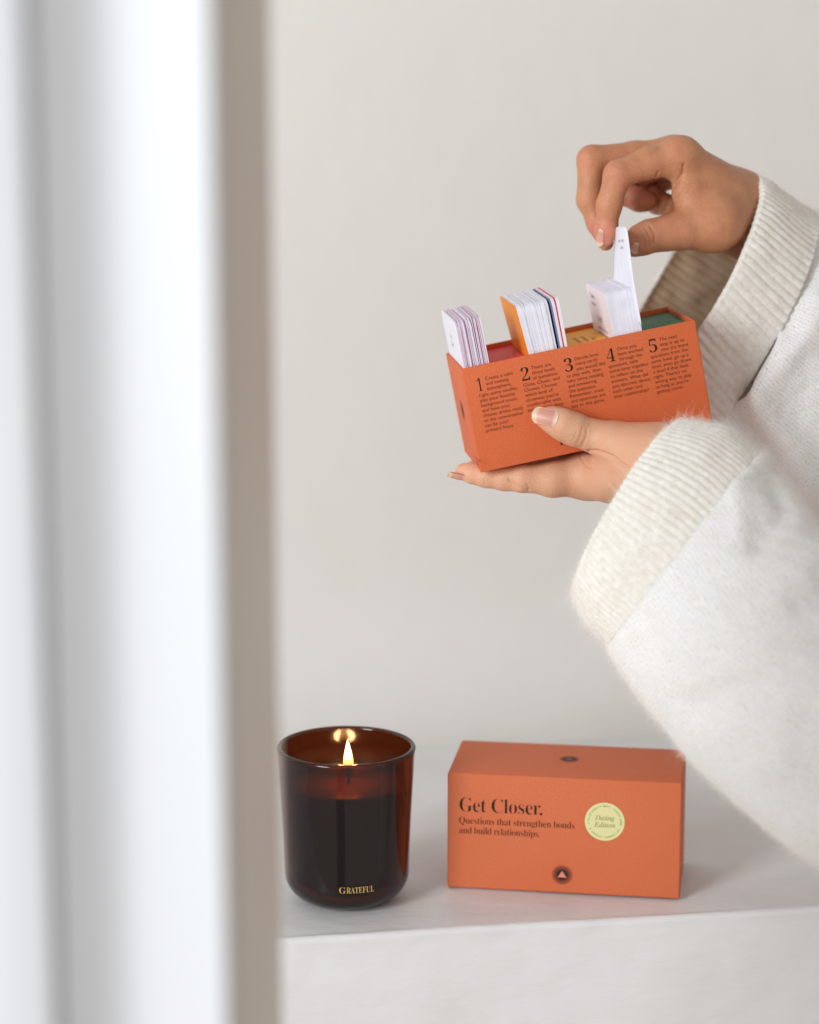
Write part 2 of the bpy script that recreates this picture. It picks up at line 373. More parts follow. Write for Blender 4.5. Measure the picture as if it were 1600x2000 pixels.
# open the top: build outer shell and inner well by hand
bm.free(); bm = bmesh.new()
def wallbox(x0, x1, y0, y1, z0, z1, bev=.0008):
    vs = bm_box(bm, x0, x1, y0, y1, z0, z1)
    es = list({e for v in vs for e in v.link_edges}); bmesh.ops.bevel(bm, geom=es, offset=bev, segments=3, profile=.5, affect='EDGES')
wallbox(0, TW, 0, TT, 0, TH); wallbox(0, TW, TD-TT, TD, 0, TH)
wallbox(0, TT, TT-.0006, TD-TT+.0006, .0001, TH-.0002); wallbox(TW-TT, TW, TT-.0006, TD-TT+.0006, .0001, TH-.0002)
wallbox(.0010, TW-.0010, .0010, TD-.0010, .0002, TT)
me = bpy.data.meshes.new('shell'); bm.to_mesh(me); bm.free()
link('shell', me, orange_m, tray, smooth=True)
tf = lambda x, z: (x, E0, z)
cols = [
 (.0078, .0130, .0541, '1', ['Create a calm', 'and inviting', 'atmosphere.', 'Light some candles,', 'play your favorite', 'background music,', 'and have your', 'chosen drinks ready', 'so the conversation', 'can be your', 'primary focus.']),
 (.0346, .0411, .0546, '2', ['There are', 'three levels', 'of questions:', 'Close, Closer, and', 'Closest. Choose', 'which level of', "closeness you're", 'comfortable with', 'before going deep']),
 (.0609, .0676, .0546, '3', ['Decide how', 'many cards', 'you would like', 'to play with, then', 'take turns reading', 'and answering', 'the questions.', 'Remember, trust', 'and openness are', 'key to this game.']),
 (.0868, .0937, .0550, '4', ['Once you', 'have worked', 'through the', 'questions, take', 'some time together', 'to reflect on the', 'answers. What did', 'you discover about', 'each other and', 'your relationship?']),
 (.1127, .1195, .0554, '5', ['The next', 'step is up to', 'you: try more', 'questions from the', 'same level, go up a', 'level, even go down', 'a level if that feels', "right. There's no", 'wrong way to play', "as long as you're", 'getting closer.'])]
for (xn, xi, y1, num, lines) in cols:
    text_obj('step_number', [(serif(num), xn, y1-.0058, .0115, -.0145, 1, 'l', .0049 if num != '1' else .0027)], tf, ink_m, tray)
    items = [(t, xi if i < 3 else xn, y1 - .00308*i, .0030, -.002, 1.0, 'l', 0) for i, t in enumerate(lines)]
    text_obj('step_text', items, tf, inkb_m, tray)
text_obj('maker_lettering', [(serif('In'), .0498, .0064, .0056, .004, 1, 'l', 0)], tf, ink_m, tray)
for nm_, u_ in (('wrap_seam', -.00012), ('wrap_seam', TW+.00012)):
    link(nm_, pymesh(nm_, [(u_, .0013, .001), (u_, .00165, .001), (u_, .00165, TH-.001), (u_, .0013, TH-.001)], [(0, 1, 2, 3)]), inkb_m, tray)
# print on the left end
le = lambda x, z: (E0, x, z)
se = disc('side_emblem', halo('side_emblem_halo', False), tray, (-.0001, .036, .033), (0, -math.pi/2, 0), .0062)
text_obj('side_lettering', [('A box of questions', .058, .007, .0026, .002, 1, 'l', 0), ('for couples', .058, .0036, .0026, .002, 1, 'l', 0)], lambda x, z: (E0, TD - x + .0, z), inkb_m, tray)

# inserts: coloured decks lying lower in the tray
def insert(name, u0, u1, top, mat, pm, label, ln):
    o = box_obj(name, (u0, u1, TT+.0004, TD-TT-.0004, TT+.0003, top), mat, None, .0005, 2)
    o.matrix_world = TM; tag(o, label, 'card divider')
    uc = (u0+u1)/2
    items = [(t, .010, -(u1-.006) + .0046*i, .0042, .003, 1, 'l', 0) for i, t in enumerate(ln)]
    text_obj('print', items, lambda x, y: (-y - .0, x + .012, top+.0001), pm, o)
    return o
insert('card_divider', .0190, .0500, TH-.0030, red_m, lightprint_m, 'red paper divider between the two leftmost card decks in the held box', ['Close', 'questions for', 'the first level', 'of closeness'])
insert('card_divider', .0675, .0925, TH-.0030, yellow_m, tanprint_m, 'yellow paper divider in the middle of the held box', ['Closer', 'questions for', 'the next level'])
insert('card_divider', .1120, .1408, TH-.0030, green_m, mintprint_m, 'green paper divider at the right end of the held box', ['Closest', 'questions for', 'the last level', 'of closeness'])

def card_mesh(bmv, u, du_top, v0, v1, z0, z1, th, r=.0055, bend=0.0, grow=0.0):
    """one rounded-corner card, standing; lean du_top over its height"""
    ptsf = [(v0, z0), (v1, z0)] + [(v1-r+r*math.cos(a), z1-r+r*math.sin(a)) for a in np.linspace(0, math.pi/2, 6)] + [(v0+r-r*math.sin(a), z1-r+r*math.cos(a)) for a in np.linspace(0, math.pi/2, 6)]
    def P(v, z, off):
        t = (z-z0)/(z1-z0); return (u + du_top*t + bend*math.sin(t*math.pi) + off, v, z)
    A = [bmv.verts.new(P(v, z, 0)) for v, z in ptsf]; B = [bmv.verts.new(P(v, z, th*(1 + grow*(z-z0)/(z1-z0)))) for v, z in ptsf]
    n = len(A); fs = [bmv.faces.new(A), bmv.faces.new(B[::-1])]
    for i in range(n): fs.append(bmv.faces.new((A[i], B[i], B[(i+1) % n], A[(i+1) % n])))
    return fs
def deck(label, u0, u1, n, lean0, lean1, hgt, mats, facem, colf, jit=.0006, gap=None):
    root = empty('card_deck', TM, label, 'card deck', 'decks of white cards standing in the held box')
    z0 = TT+.001
    bmv = bmesh.new(); pitch = (u1-u0)/n
    for i in range(n):
        t = i/(n-1); u = u0 + pitch*i
        if gap and t > gap[0]: u += gap[1]*(1 - 0.0)
        lean = lean0 + (lean1-lean0)*t + random.uniform(-1, 1)*(jit*.6 if colf == 0 else .00004)
        jv = random.uniform(-1, 1)*jit; jz = random.uniform(-1, 1)*jit
        fs = card_mesh(bmv, u, lean, TT+.0012+jv, TD-TT-.0022+jv, z0, TH+hgt+jz, pitch*(random.choice((.8, .93, .96, .97)) if colf == 0 else random.choice((.95, .93, .96, .94, .86))), bend=0, grow=max(0, (lean1-lean0)/(n-1))/pitch)
        mi = 0
        if colf == 0: mi = random.choice((0, 0, 1, 0))
        if colf == 1: mi = 3 if i == int(n*.78) else (2 if i == n-3 else 0)
        for f in fs: f.material_index = mi
        if i == 0:
            fs[0].material_index = 0
    me = bpy.data.meshes.new('card_block'); bmesh.ops.recalc_face_normals(bmv, faces=bmv.faces); bmv.to_mesh(me); bmv.free()
    link('card_block', me, mats, root)
    # cover card facing left, a part of its own look
    bmv = bmesh.new(); card_mesh(bmv, u0-.00045, lean0, TT+.0012, TD-TT-.0022, z0, TH+hgt, .0004)
    me = bpy.data.meshes.new('cover_card'); bmesh.ops.recalc_face_normals(bmv, faces=bmv.faces); bmv.to_mesh(me); bmv.free()
    cc = link('cover_card', me, facem, root)
    return root, cc, z0
mats = [white_m, pink_m, red_m, blue_m, amber_m]
r1, c1, z0 = deck('leftmost deck of white cards with lilac tinted edges fanned in the held box', .0026, .0178, 30, -.0004, .0, .0278, [pink_m, white_m], white_m, 0, .0008)
def cover_print(items, u, lean, hgt, mat, par):
    zt = TH+hgt
    def mp(x, z):
        t = (z-z0)/(zt-z0); return (u-.00045-.00012+lean*t, TD-TT-.0022 - x, z)
    text_obj('print', items, mp, mat, par)
cover_print([('Get', .030, TH+.0135, .0045, .0, 1, 'c', 0), ('Closer', .030, TH+.0085, .0045, .0, 1, 'c', 0)], .0026, -.0004, .0275, greyprint_m, c1)
r2, c2, z0 = deck('middle deck of cards with an orange front card and a dark gap', .0468, .0640, 26, -.0075, -.0002, .0292, mats, amber_m, 1, .0004, gap=(.78, .0012))
cover_print([(serif('Closer'), .030, TH+.013, .0056, .002, 1, 'c', 0)], .0468, -.0075, .0292, whiteprint_m, c2)
r3, c3, z0 = deck('right deck of smooth white cards with a pale pink printed front card', .0936, .1098, 26, -.0002, .0014, .0258, [white_m, white_m], blush_m, 2, .0002)
cover_print([('Closest', .018, TH+.0180, .0042, .002, 1, 'c', 0), ('questions', .018, TH+.0135, .0036, .002, 1, 'c', 0), ('CLOSEST', .030, TH+.0050, .0040, .004, 1, 'c', 0), ('a card for the two of you', .034, TH-.0005, .0033, .002, 1, 'c', 0), ('to read out and answer', .034, TH-.0038, .0033, .002, 1, 'c', 0), ('one after the other', .034, TH-.0070, .0033, .002, 1, 'c', 0)], .0936, -.0002, .0258, mauveprint_m, c3)

# the card being pulled out: corner positions in space, twisting as it rises
LB = tl(hp(1197, 545, 1.486)); RB = tl(hp(1238.5, 556, 1.425)); LT0 = tl(hp(1201, 444, 1.487)); RT0 = tl(hp(1223.5, 440, 1.447))
def bil(s, t):
    base_f = RB + (RT0-RB)*t; base_b = LB + (LT0-LB)*t
    if t < 0: base_f = RB + np.array([0, 0, t*.04]); base_b = LB + np.array([0, 0, t*.04])
    return base_f*(1-s) + base_b*s
NV, NT = 12, 26; V = []; Fa = []
for j in range(NT+1):
    t = -.6 + 1.6*j/NT
    for i in range(NV+1):
        s = i/NV; tt = t
        if t > .93: pass
        p = bil(s, tt)
        c_ = .0016*math.sin(math.pi*s)*max(0, t)
        p = p + np.array([-c_, 0, 0])
        if tt > .9:                                   # rounded upper corners
            k = (tt-.9)/.1; inset = .10*(1-math.sqrt(max(0, 1-k*k)))
            s2 = inset + s*(1-2*inset); p = bil(s2, tt) + np.array([-c_, 0, 0])
        V.append(p)
for j in range(NT):
    for i in range(NV): a = j*(NV+1)+i; Fa.append((a, a+1, a+NV+2, a+NV+1))
pc = link('playing_card', pymesh('playing_card', V, Fa), white_m, smooth=True); pc.matrix_world = TM
md = pc.modifiers.new('s', 'SOLIDIFY'); md.thickness = .0004; md.offset = 1
tag(pc, 'white card pinched between finger and thumb, being pulled up out of the right deck', 'card')
def cmap(x, z):                                   # x along the card from its front edge 0..1, z 0..1 upward
    p = bil(x, z) + np.array([-.0016*math.sin(math.pi*x)*z - .0003, -.0, 0]); return tuple(p)
text_obj('print', [('34', .36, .72, .07, .0, 1, 'c', .34), ('5', .36, .60, .06, .0, 1, 'c', .2)], cmap, greyprint_m, pc)

# ---------------------------------------------------------------- the person: hands by signed distance fields
def smin(a, b_, k):
    h = np.clip(.5 + .5*(b_-a)/k, 0, 1); return b_*(1-h) + a*h - k*h*(1-h)
def cap(P, a, b_, r1, r2):
    X, Y, Z = P; ab = (b_-a).astype(np.float32); L2 = float(ab @ ab); x = X-np.float32(a[0]); y = Y-np.float32(a[1]); z = Z-np.float32(a[2])
    t = np.clip((x*ab[0] + y*ab[1] + z*ab[2])/np.float32(L2), 0, 1)
    return np.sqrt((x-t*ab[0])**2 + (y-t*ab[1])**2 + (z-t*ab[2])**2) - (np.float32(r1) + np.float32(r2-r1)*t)
def surface_nets(D, org, h):
    nx, ny, nz = D.shape; ins = D < 0
    c = ins[:-1, :-1, :-1].astype(np.int8)
    cnt = sum(ins[i:nx-1+i, j:ny-1+j, k:nz-1+k].astype(np.int8) for i in (0, 1) for j in (0, 1) for k in (0, 1))
    act = (cnt > 0) & (cnt < 8); idx = -np.ones(act.shape, int); A = np.argwhere(act); idx[act] = np.arange(len(A))
    acc = np.zeros((len(A), 3)); num = np.zeros(len(A))
    cs = [(i, j, k) for i in (0, 1) for j in (0, 1) for k in (0, 1)]
    val = {cc: D[A[:, 0]+cc[0], A[:, 1]+cc[1], A[:, 2]+cc[2]] for cc in cs}
    for c0 in cs:
        for ax in range(3):
            if c0[ax] == 1: continue
            c1 = list(c0); c1[ax] = 1; c1 = tuple(c1); a, b_ = val[c0], val[c1]; m = (a < 0) != (b_ < 0)
            t = a[m]/(a[m]-b_[m]); p = np.tile(np.array(c0, float), (m.sum(), 1)); p[:, ax] = t
            acc[m] += p; num[m] += 1
    V = (A + acc/num[:, None])*h + org
    Fs = []
    for ax in range(3):
        o1, o2 = [(1, 2), (2, 0), (0, 1)][ax]
        sl0 = [slice(1, -1)]*3; sl0[ax] = slice(0, -1); sl1 = list(sl0); sl1[ax] = slice(1, None)
        a = ins[tuple(sl0)]; b_ = ins[tuple(sl1)]; m = np.argwhere(a != b_)
        if not len(m): continue
        off = np.array([1, 1, 1]); off[ax] = 0; g = m + off
        d1 = np.zeros(3, int); d1[o1] = 1; d2 = np.zeros(3, int); d2[o2] = 1
        q = [g, g-d1, g-d1-d2, g-d2]; q = np.stack([idx[x[:, 0], x[:, 1], x[:, 2]] for x in q], 1)
        flip = b_[tuple(m.T)]                         # outside -> inside
        q[flip] = q[flip][:, ::-1]; Fs.append(q)
    return V, np.concatenate(Fs)
def J(px, py, d, r): return (hp(px, py, d), r*d/FPX)
def hand(groups, palm, kpalm, h, kf=.0012, pad=.012):
    pts = [j for g in groups for j in g] + [x for c in palm for x in c]
    lo = np.min([p - r for p, r in pts], 0) - pad*.5; hi = np.max([p + r for p, r in pts], 0) + pad*.5
    n = np.ceil((hi-lo)/h).astype(int)+1
    ax = [lo[i] + h*np.arange(n[i]) for i in range(3)]
    P = (ax[0].astype(np.float32)[:, None, None], ax[1].astype(np.float32)[None, :, None], ax[2].astype(np.float32)[None, None, :])
    Dp = None
    for (a, b_) in palm:
        d = cap(P, a[0], b_[0], a[1], b_[1]); Dp = d if Dp is None else smin(Dp, d, kpalm)
    Df = None
    for g in groups:
        dg = None
        for i in range(len(g)-1):
            d = cap(P, g[i][0], g[i+1][0], g[i][1], g[i+1][1]); dg = d if dg is None else smin(dg, d, .0035)
        Df = dg if Df is None else smin(Df, dg, kf)
    D = smin(Dp, Df, .007)
    return surface_nets(D, lo, h)
def normals(V, Q):
    a = V[Q[:, 2]]-V[Q[:, 0]]; b_ = V[Q[:, 3]]-V[Q[:, 1]]; n = np.cross(a, b_); N = np.zeros_like(V)
    for k in range(4):
        for c_ in range(3): N[:, c_] += np.bincount(Q[:, k], n[:, c_], len(V))
    return N/np.maximum(np.linalg.norm(N, axis=1), 1e-12)[:, None]
def smooth(V, Q, it=4, lam=.5):
    src = np.concatenate([Q[:, k] for k in range(4) for _s in (1, 3)]); dst = np.concatenate([Q[:, (k+_s) % 4] for k in range(4) for _s in (1, 3)]); c = np.bincount(src, minlength=len(V)).astype(float)
    for _ in range(it):
        A = np.stack([np.bincount(src, V[dst, q], len(V)) for q in range(3)], 1)
        V = V + lam*(A/c[:, None] - V)
    return V
def seg_d(x, y, pl):
    best = np.full(len(x), 1e9)
    for (a, b_) in zip(pl[:-1], pl[1:]):
        ax, ay = a; bx, by = b_; L = (bx-ax)**2+(by-ay)**2+1e-9; t = np.clip(((x-ax)*(bx-ax)+(y-ay)*(by-ay))/L, 0, 1)
        best = np.minimum(best, np.hypot(x-ax-t*(bx-ax), y-ay-t*(by-ay)))
    return best
def sculpt(V, Q, creases, bumps, zmax=9):
    N = normals(V, Q); x, y, z = topx(V)
    vd = (V-CAM); vd /= np.linalg.norm(vd, axis=1)[:, None]; face = np.clip(-(N*vd).sum(1)*2.5, 0, 1)*(z < zmax)
    D = np.zeros(len(V))
    for (pl, w, amp) in creases:
        d = seg_d(x, y, pl); D -= amp*np.exp(-(d/w)**2)
    for (cx, cy_, r, amp) in bumps:
        D += amp*np.exp(-((x-cx)**2+(y-cy_)**2)/r**2)
    return V + N*(D*face)[:, None]

# --- upper hand (pinching the card)
up_f = [
 # index
 [J(1330, 306, 1.487, 37), J(1268, 318, 1.483, 30), J(1207, 341, 1.478, 27), J(1190, 400, 1.481, 24), J(1184, 448, 1.484, 21), J(1181, 466, 1.485, 17)],
 # middle
 [J(1318, 302, 1.505, 34), J(1240, 305, 1.503, 28), J(1156, 313, 1.497, 28), J(1151, 390, 1.498, 24), J(1168, 436, 1.498, 21), J(1183, 474, 1.496, 16)],
 # ring, folded in
 [J(1322, 312, 1.522, 32), J(1262, 330, 1.524, 27), J(1210, 352, 1.522, 25), J(1220, 378, 1.518, 22), J(1248, 390, 1.514, 22), J(1262, 392, 1.514, 21)],
 # little, folded in
 [J(1335, 325, 1.538, 30), J(1290, 350, 1.540, 24), J(1262, 374, 1.537, 23), J(1284, 395, 1.526, 22), J(1308, 402, 1.520, 22)],
 # thumb
 [J(1392, 434, 1.492, 56), J(1332, 450, 1.484, 37), J(1300, 456, 1.481, 33), J(1270, 461, 1.479, 31), J(1250, 470, 1.478, 29), J(1236, 479, 1.478, 22)]]
up_p = [(J(1330, 306, 1.487, 36), J(1440, 400, 1.520, 56)), (J(1316, 300, 1.505, 31), J(1440, 402, 1.532, 58)), (J(1324, 312, 1.522, 31), J(1442, 408, 1.542, 58)),
        (J(1336, 326, 1.538, 30), J(1438, 420, 1.548, 56)), (J(1346, 378, 1.488, 34), J(1405, 400, 1.505, 52)), (J(1392, 434, 1.492, 56), J(1440, 418, 1.525, 68)),
        (J(1440, 417, 1.53, 71), J(1500, 460, 1.552, 72))]
V1, Q1 = hand(up_f, up_p, .011, .00062)
V1 = smooth(V1, Q1, 5)
V1 = sculpt(V1, Q1, [
   ([(1336, 322), (1334, 340), (1316, 362), (1303, 392), (1297, 412)], 3.0, .0013), ([(1286, 336), (1280, 352), (1266, 366)], 2.4, .0007),
   ([(1270, 442), (1279, 458), (1278, 476)], 2.6, .0011), ([(1261, 446), (1269, 460), (1269, 480)], 2.4, .0009), ([(1253, 450), (1259, 466), (1259, 482)], 2.2, .0006),
   ([(1200, 322), (1212, 328)], 1.8, .0002), ([(1198, 333), (1215, 336)], 1.8, .0002), ([(1196, 345), (1213, 348)], 1.8, .0002),
   ([(1342, 356), (1330, 372), (1314, 392)], 2.2, .0004), ([(1350, 370), (1336, 384)], 2.0, .0003), ([(1186, 392), (1204, 398)], 1.8, .0002)],
  [(1315, 282, 18, .0009), (1206, 334, 14, .0005), (1360, 340, 34, -.0012), (1145, 302, 14, .0005), (1400, 470, 40, .0008)])
# --- lower hand (carrying the tray)
pn, p0 = RT[:, 1], TO
def front_depth(px, py):
    d = FWD + RGT*(px-800)/FPX - UPV*(py-1000)/FPX; return ((p0-CAM) @ pn)/(d @ pn)
def JF(px, py, r, gap=0.0): d = front_depth(px, py); return (hp(px, py, d - r*d/FPX*1.0 - gap), r*d/FPX)
def under(px, d, r, drop=0.0):                    # a joint touching the tray's underside at image column px
    # solve image y such that distance to the bottom plane is r
    n = RT[:, 2]; rr = r*d/FPX + drop; lo, hi = 700, 1300
    for _ in range(40):
        m = (lo+hi)/2; s = (TO - hp(px, m, d)) @ n
        if s < rr: lo = m
        else: hi = m
    return (hp(px, (lo+hi)/2, d), r*d/FPX)
lo_f = [
 # index (nearest), runs to the left under the tray; its tip shows beyond the tray's end
 [J(1140, 930, 1.462, 42), J(1080, 936, 1.458, 34), J(1020, 934, 1.456, 26), J(985, 934, 1.457, 23), J(950, 930, 1.458, 21), J(922, 924, 1.460, 19), J(904, 920, 1.461, 15)],
 [J(1150, 925, 1.482, 40), under(1070, 1.480, 28, .001), under(1000, 1.480, 24, .0005), under(950, 1.481, 21), under(925, 1.482, 17)],
 [J(1150, 922, 1.502, 38), under(1075, 1.500, 27, .001), under(1010, 1.500, 23, .0005), under(965, 1.50, 20), under(945, 1.50, 16)],
 [J(1160, 920, 1.520, 34), under(1095, 1.518, 23, .001), under(1045, 1.518, 20), under(1010, 1.518, 17)],
 # thumb, pressed flat on the front face
 [J(1290, 872, 1.424, 46), JF(1195, 859, 35), JF(1160, 852, 31), JF(1122, 839, 31), JF(1098, 829, 29), JF(1076, 819, 24), JF(1064, 816, 18)]]
lo_p = [(J(1150, 930, 1.464, 44), J(1255, 920, 1.425, 54)), (J(1150, 926, 1.482, 42), J(1260, 925, 1.445, 54)), (J(1155, 924, 1.502, 38), J(1265, 930, 1.46, 50)),
        (J(1205, 868, 1.425, 36), J(1290, 900, 1.415, 62)), (J(1200, 930, 1.448, 46), J(1290, 920, 1.425, 66)),
        (J(1290, 920, 1.42, 74), J(1370, 1000, 1.402, 78))]
V2, Q2 = hand(lo_f, lo_p, .010, .00062)
V2 = smooth(V2, Q2, 5)
V2 = sculpt(V2, Q2, [
   ([(1222, 912), (1196, 892), (1168, 882), (1150, 882)], 3.2, .0016), ([(1136, 872), (1145, 855), (1147, 838)], 2.2, .0004), ([(1128, 866), (1136, 848), (1139, 834)], 2.0, .0003), ([(1120, 860), (1127, 842)], 1.8, .0002),
   ([(1134, 892), (1141, 904), (1150, 912)], 2.2, .0004), ([(1150, 912), (1180, 920), (1208, 930)], 3, .0003),
   ([(994, 936), (1010, 948), (1032, 957)], 2.4, .0009), ([(1035, 958), (1030, 945)], 2.2, .0005), ([(948, 946), (946, 936)], 2, .0004), ([(912, 938), (905, 934), (880, 932)], 1.8, .0004)],
  [(1070, 960, 22, .0005), (1015, 958, 12, .0007), (1100, 806, 20, .0008), (1150, 828, 16, -.0005), (1180, 940, 30, .0008)])

skin_m, nt, b = newmat('skin', lin(200, 140, 104), .46, .42)
at = nd(nt, 'ShaderNodeAttribute'); at.attribute_name = 'tone'
nz = noise_tex(nt, 130, 6, .7); nz2 = noise_tex(nt, 900, 3, .6); nz3 = noise_tex(nt, 35, 3)
base = mixcol(nt, at.outputs['Fac'], lin(196, 136, 98), lin(208, 128, 104))
var = mixcol(nt, nz.outputs[0], base, lin(174, 110, 78), .42, .9)
at2 = nd(nt, 'ShaderNodeAttribute'); at2.attribute_name = 'lit_skin'
nr_ = noise_tex(nt, 45, 4, .6); var = mixcol(nt, nr_.outputs[0], var, lin(204, 118, 94), .5, 1.1)
lit_skin = mixcol(nt, at2.outputs['Fac'], var, lin(230, 180, 148))  # same skin on both hands; the lower hand's stronger light is painted in
nt.links.new(lit_skin, b.inputs['Base Color'])
b.inputs['Subsurface Weight'].default_value = .22; b.inputs['Subsurface Radius'].default_value = (.006, .0022, .0011); b.inputs['Subsurface Scale'].default_value = .5
vo = nd(nt, 'ShaderNodeTexVoronoi'); vo.inputs['Scale'].default_value = 1100; tc = nd(nt, 'ShaderNodeTexCoord'); nt.links.new(tc.outputs['Object'], vo.inputs['Vector'])
b1 = bump(nt, b, vo.outputs['Distance'], .4, .0005); b2 = bump(nt, b, nz2.outputs[0], .4, .0005, b1); bump(nt, b, nz3.outputs[0], .15, .002, b2)
nail_m, nt, b = newmat('nail', lin(226, 172, 156), .36, .4)
ua = nd(nt, 'ShaderNodeUVMap'); sp = nd(nt, 'ShaderNodeSeparateXYZ'); nt.links.new(ua.outputs[0], sp.inputs[0])
cr = nd(nt, 'ShaderNodeValToRGB'); e = cr.color_ramp.elements; e[0].color = lin(236, 206, 192); e[0].position = .0; e[1].color = lin(222, 196, 168); e[1].position = 1
for p_, c_ in ((.14, lin(222, 176, 158)), (.2, lin(208, 146, 128)), (.74, lin(212, 154, 134)), (.84, lin(224, 192, 162))): k = e.new(p_); k.color = c_
nt.links.new(sp.outputs['X'], cr.inputs[0]); nt.links.new(cr.outputs[0], b.inputs['Base Color'])
b.inputs['Subsurface Weight'].default_value = .1; b.inputs['Subsurface Scale'].default_value = .003

person = empty('person', Matrix.Translation((.5, 1.25, -.3)), 'person in a fuzzy cream knit sweater holding the open box and pulling up a card', 'person')
PI_ = person.matrix_world.inverted()
def nail(base, tip, n, width, curve, thick=.0005):
    """curved plate from the cuticle to the free edge"""
    base, tip, n = map(np.array, (base, tip, n)); ax = tip-base; L = np.linalg.norm(ax); ax /= L
    n = n - (n @ ax)*ax; n /= np.linalg.norm(n); s = np.cross(ax, n)
    NA, NB = 16, 12; V = []; UV = []; Fa = []
    for i in range(NA+1):
        t = i/NA
        wd = width/2*min(1, math.sqrt(max(.0, 1-(1-min(1, t/.28))**2))*.75+.25)*(1 if t < .86 else 1-.22*((t-.86)/.14)**2)
        for j in range(NB+1):
            q = -1 + 2*j/NB; phi = q*wd/curve
            V.append(base + ax*(L*t - (0.10*L*q*q if t > .5 else 0)*((t-.5)*2) ) + n*(curve*(math.cos(phi)-1) + .0004*math.sin(math.pi*t)) + s*curve*math.sin(phi)); UV.append((t, j/NB))
    m = NB+1
    for i in range(NA):
        for j in range(NB): a = i*m+j; Fa.append((a, a+m, a+m+1, a+1))
    k = len(V); V += [v - n*thick for v in V]; UV += UV
    Fa += [tuple(x+k for x in f[::-1]) for f in Fa[:]]
    rim_ = [i*m for i in range(NA+1)] + [NA*m+j for j in range(1, m)] + [i*m+NB for i in range(NA-1, -1, -1)] + [j for j in range(NB-1, 0, -1)]
    for a, c in zip(rim_, rim_[1:]+rim_[:1]): Fa.append((a, a+k, c+k, c)[::-1])
    return V, Fa, UV
cam_dir = lambda P: (CAM-P)/np.linalg.norm(CAM-P)
nails = []
def surf(V, px, py, rad=2.2):
    x, y, z = topx(V); m = np.hypot(x-px, y-py) < rad; zz = z[m]; return V[m][zz < zz.min()+.0015].mean(0)
def place_nail(V, b0, m0, nrm, L, w, curve, lift=.0004):
    p = surf(V, *b0); q = surf(V, *m0); d = (q-p)/np.linalg.norm(q-p); n = np.array(nrm); n = n-(n@d)*d; n /= np.linalg.norm(n)
    nails.append(nail(p + n*lift, p + n*lift*2.2 + d*L, n, w, curve, .0006))
cdv = cam_dir(hp(1100, 800, 1.43))
place_nail(V2, (1090, 819), (1066, 814), cdv + np.array([0, 0, .15]), .0162, .0112, .0078, .0005)
place_nail(V1, (1172, 447), (1171, 466), cdv*.75 - RGT*.65, .0112, .0062, .0050, .0002)
place_nail(V1, (1247, 476), (1241, 489), cdv*.9 + RGT*.25 - UPV*.3, .0072, .0062, .0064, .0001)
nb = hp(910, 938, 1.458); ntp = hp(874, 930, 1.4595)
nails.append(nail(nb, ntp, -UPV*.9 + cam_dir(nb)*.35, .0095, .0062))
# simple neck-down trunk and upper arms under the sweater, to the right of the picture
def tube(path, n=24):
    V = []; Fa = []
    for k, (c, r, ax) in enumerate(path):
        c = np.array(c); ax = np.array(ax, float); ax /= np.linalg.norm(ax); a = np.cross(ax, [0, 1, .01]); a /= np.linalg.norm(a); b_ = np.cross(ax, a)
        rx, ry = r if isinstance(r, tuple) else (r, r)
        for j in range(n): t = 2*math.pi*j/n; V.append(c + a*math.cos(t)*rx + b_*math.sin(t)*ry)
    for k in range(len(path)-1):
        for j in range(n): a0_ = k*n+j; b0 = k*n+(j+1) % n; Fa.append((a0_, b0, b0+n, a0_+n))
    Fa.append(tuple(range(n-1, -1, -1))); Fa.append(tuple((len(path)-1)*n+j for j in range(n)))
    return V, Fa
allV = []; allF = []; mi = []; tone = []; lit_skin_ = []; uvs = []
def addm(V, Fa, m, tn=None, fr=0.0, uv=None):
    k = len(allV); allV.extend(np.asarray(V).tolist()); allF.extend([tuple(int(i)+k for i in f) for f in Fa]); mi.extend([m]*len(Fa))
    tone.extend(np.zeros(len(V)) if tn is None else tn); lit_skin_.extend([fr]*len(V) if np.isscalar(fr) else fr); uvs.extend(uv if uv is not None else [(0, 0)]*len(V))
def tones(V, spots):
    x, y, z = topx(V); t = np.zeros(len(V))
    for (cx, cy_, r, a) in spots: t += a*np.exp(-((x-cx)**2+(y-cy_)**2)/r**2)
    return np.clip(t, 0, 1)
addm(V1, Q1, 0, tones(V1, [(1180, 460, 26, 1), (1206, 336, 20, .6), (1146, 306, 20, .5), (1165, 440, 22, .7), (1250, 385, 34, .9), (1240, 485, 24, .9), (1320, 290, 24, .3)]), .05)
addm(V2, Q2, 0, tones(V2, [(900, 920, 40, 1), (1075, 815, 26, .8), (1250, 850, 60, .4), (1020, 945, 20, .6), (1140, 845, 16, .3)]), .7)
for (a, b_, c) in nails: addm(a, b_, 1, uv=c)
tV, tF = tube([((.52, 1.25, -.29), (.13, .09), (0, 0, 1)), ((.52, 1.25, .2), (.14, .095), (0, 0, 1)), ((.53, 1.25, .45), (.13, .085), (0, 0, 1)), ((.53, 1.25, .56), (.06, .055), (0, 0, 1)), ((.53, 1.25, .66), (.05, .05), (0, 0, 1))])
addm(tV, tF, 0)
def arm(js):
    P_ = [j[0] for j in js]; ax_ = [np.array(P_[min(i+1, len(P_)-1)])-np.array(P_[max(i-1, 0)]) for i in range(len(P_))]
    return tube([(P_[i], js[i][1], ax_[i]) for i in range(len(js))])
for js in ([J(1470, 440, 1.54, 62), J(1600, 560, 1.575, 78), J(1800, 720, 1.59, 95), J(2050, 800, 1.50, 110), J(2350, 750, 1.38, 120)],
           [J(1340, 970, 1.408, 68), J(1480, 1150, 1.36, 90), J(1700, 1420, 1.31, 110), J(1950, 1500, 1.28, 115), J(2200, 1350, 1.265, 115), J(2450, 950, 1.25, 125)]):
    aV, aF = arm(js); addm(aV, aF, 0)
me = pymesh('body', allV, allF); me.polygons.foreach_set('material_index', mi)
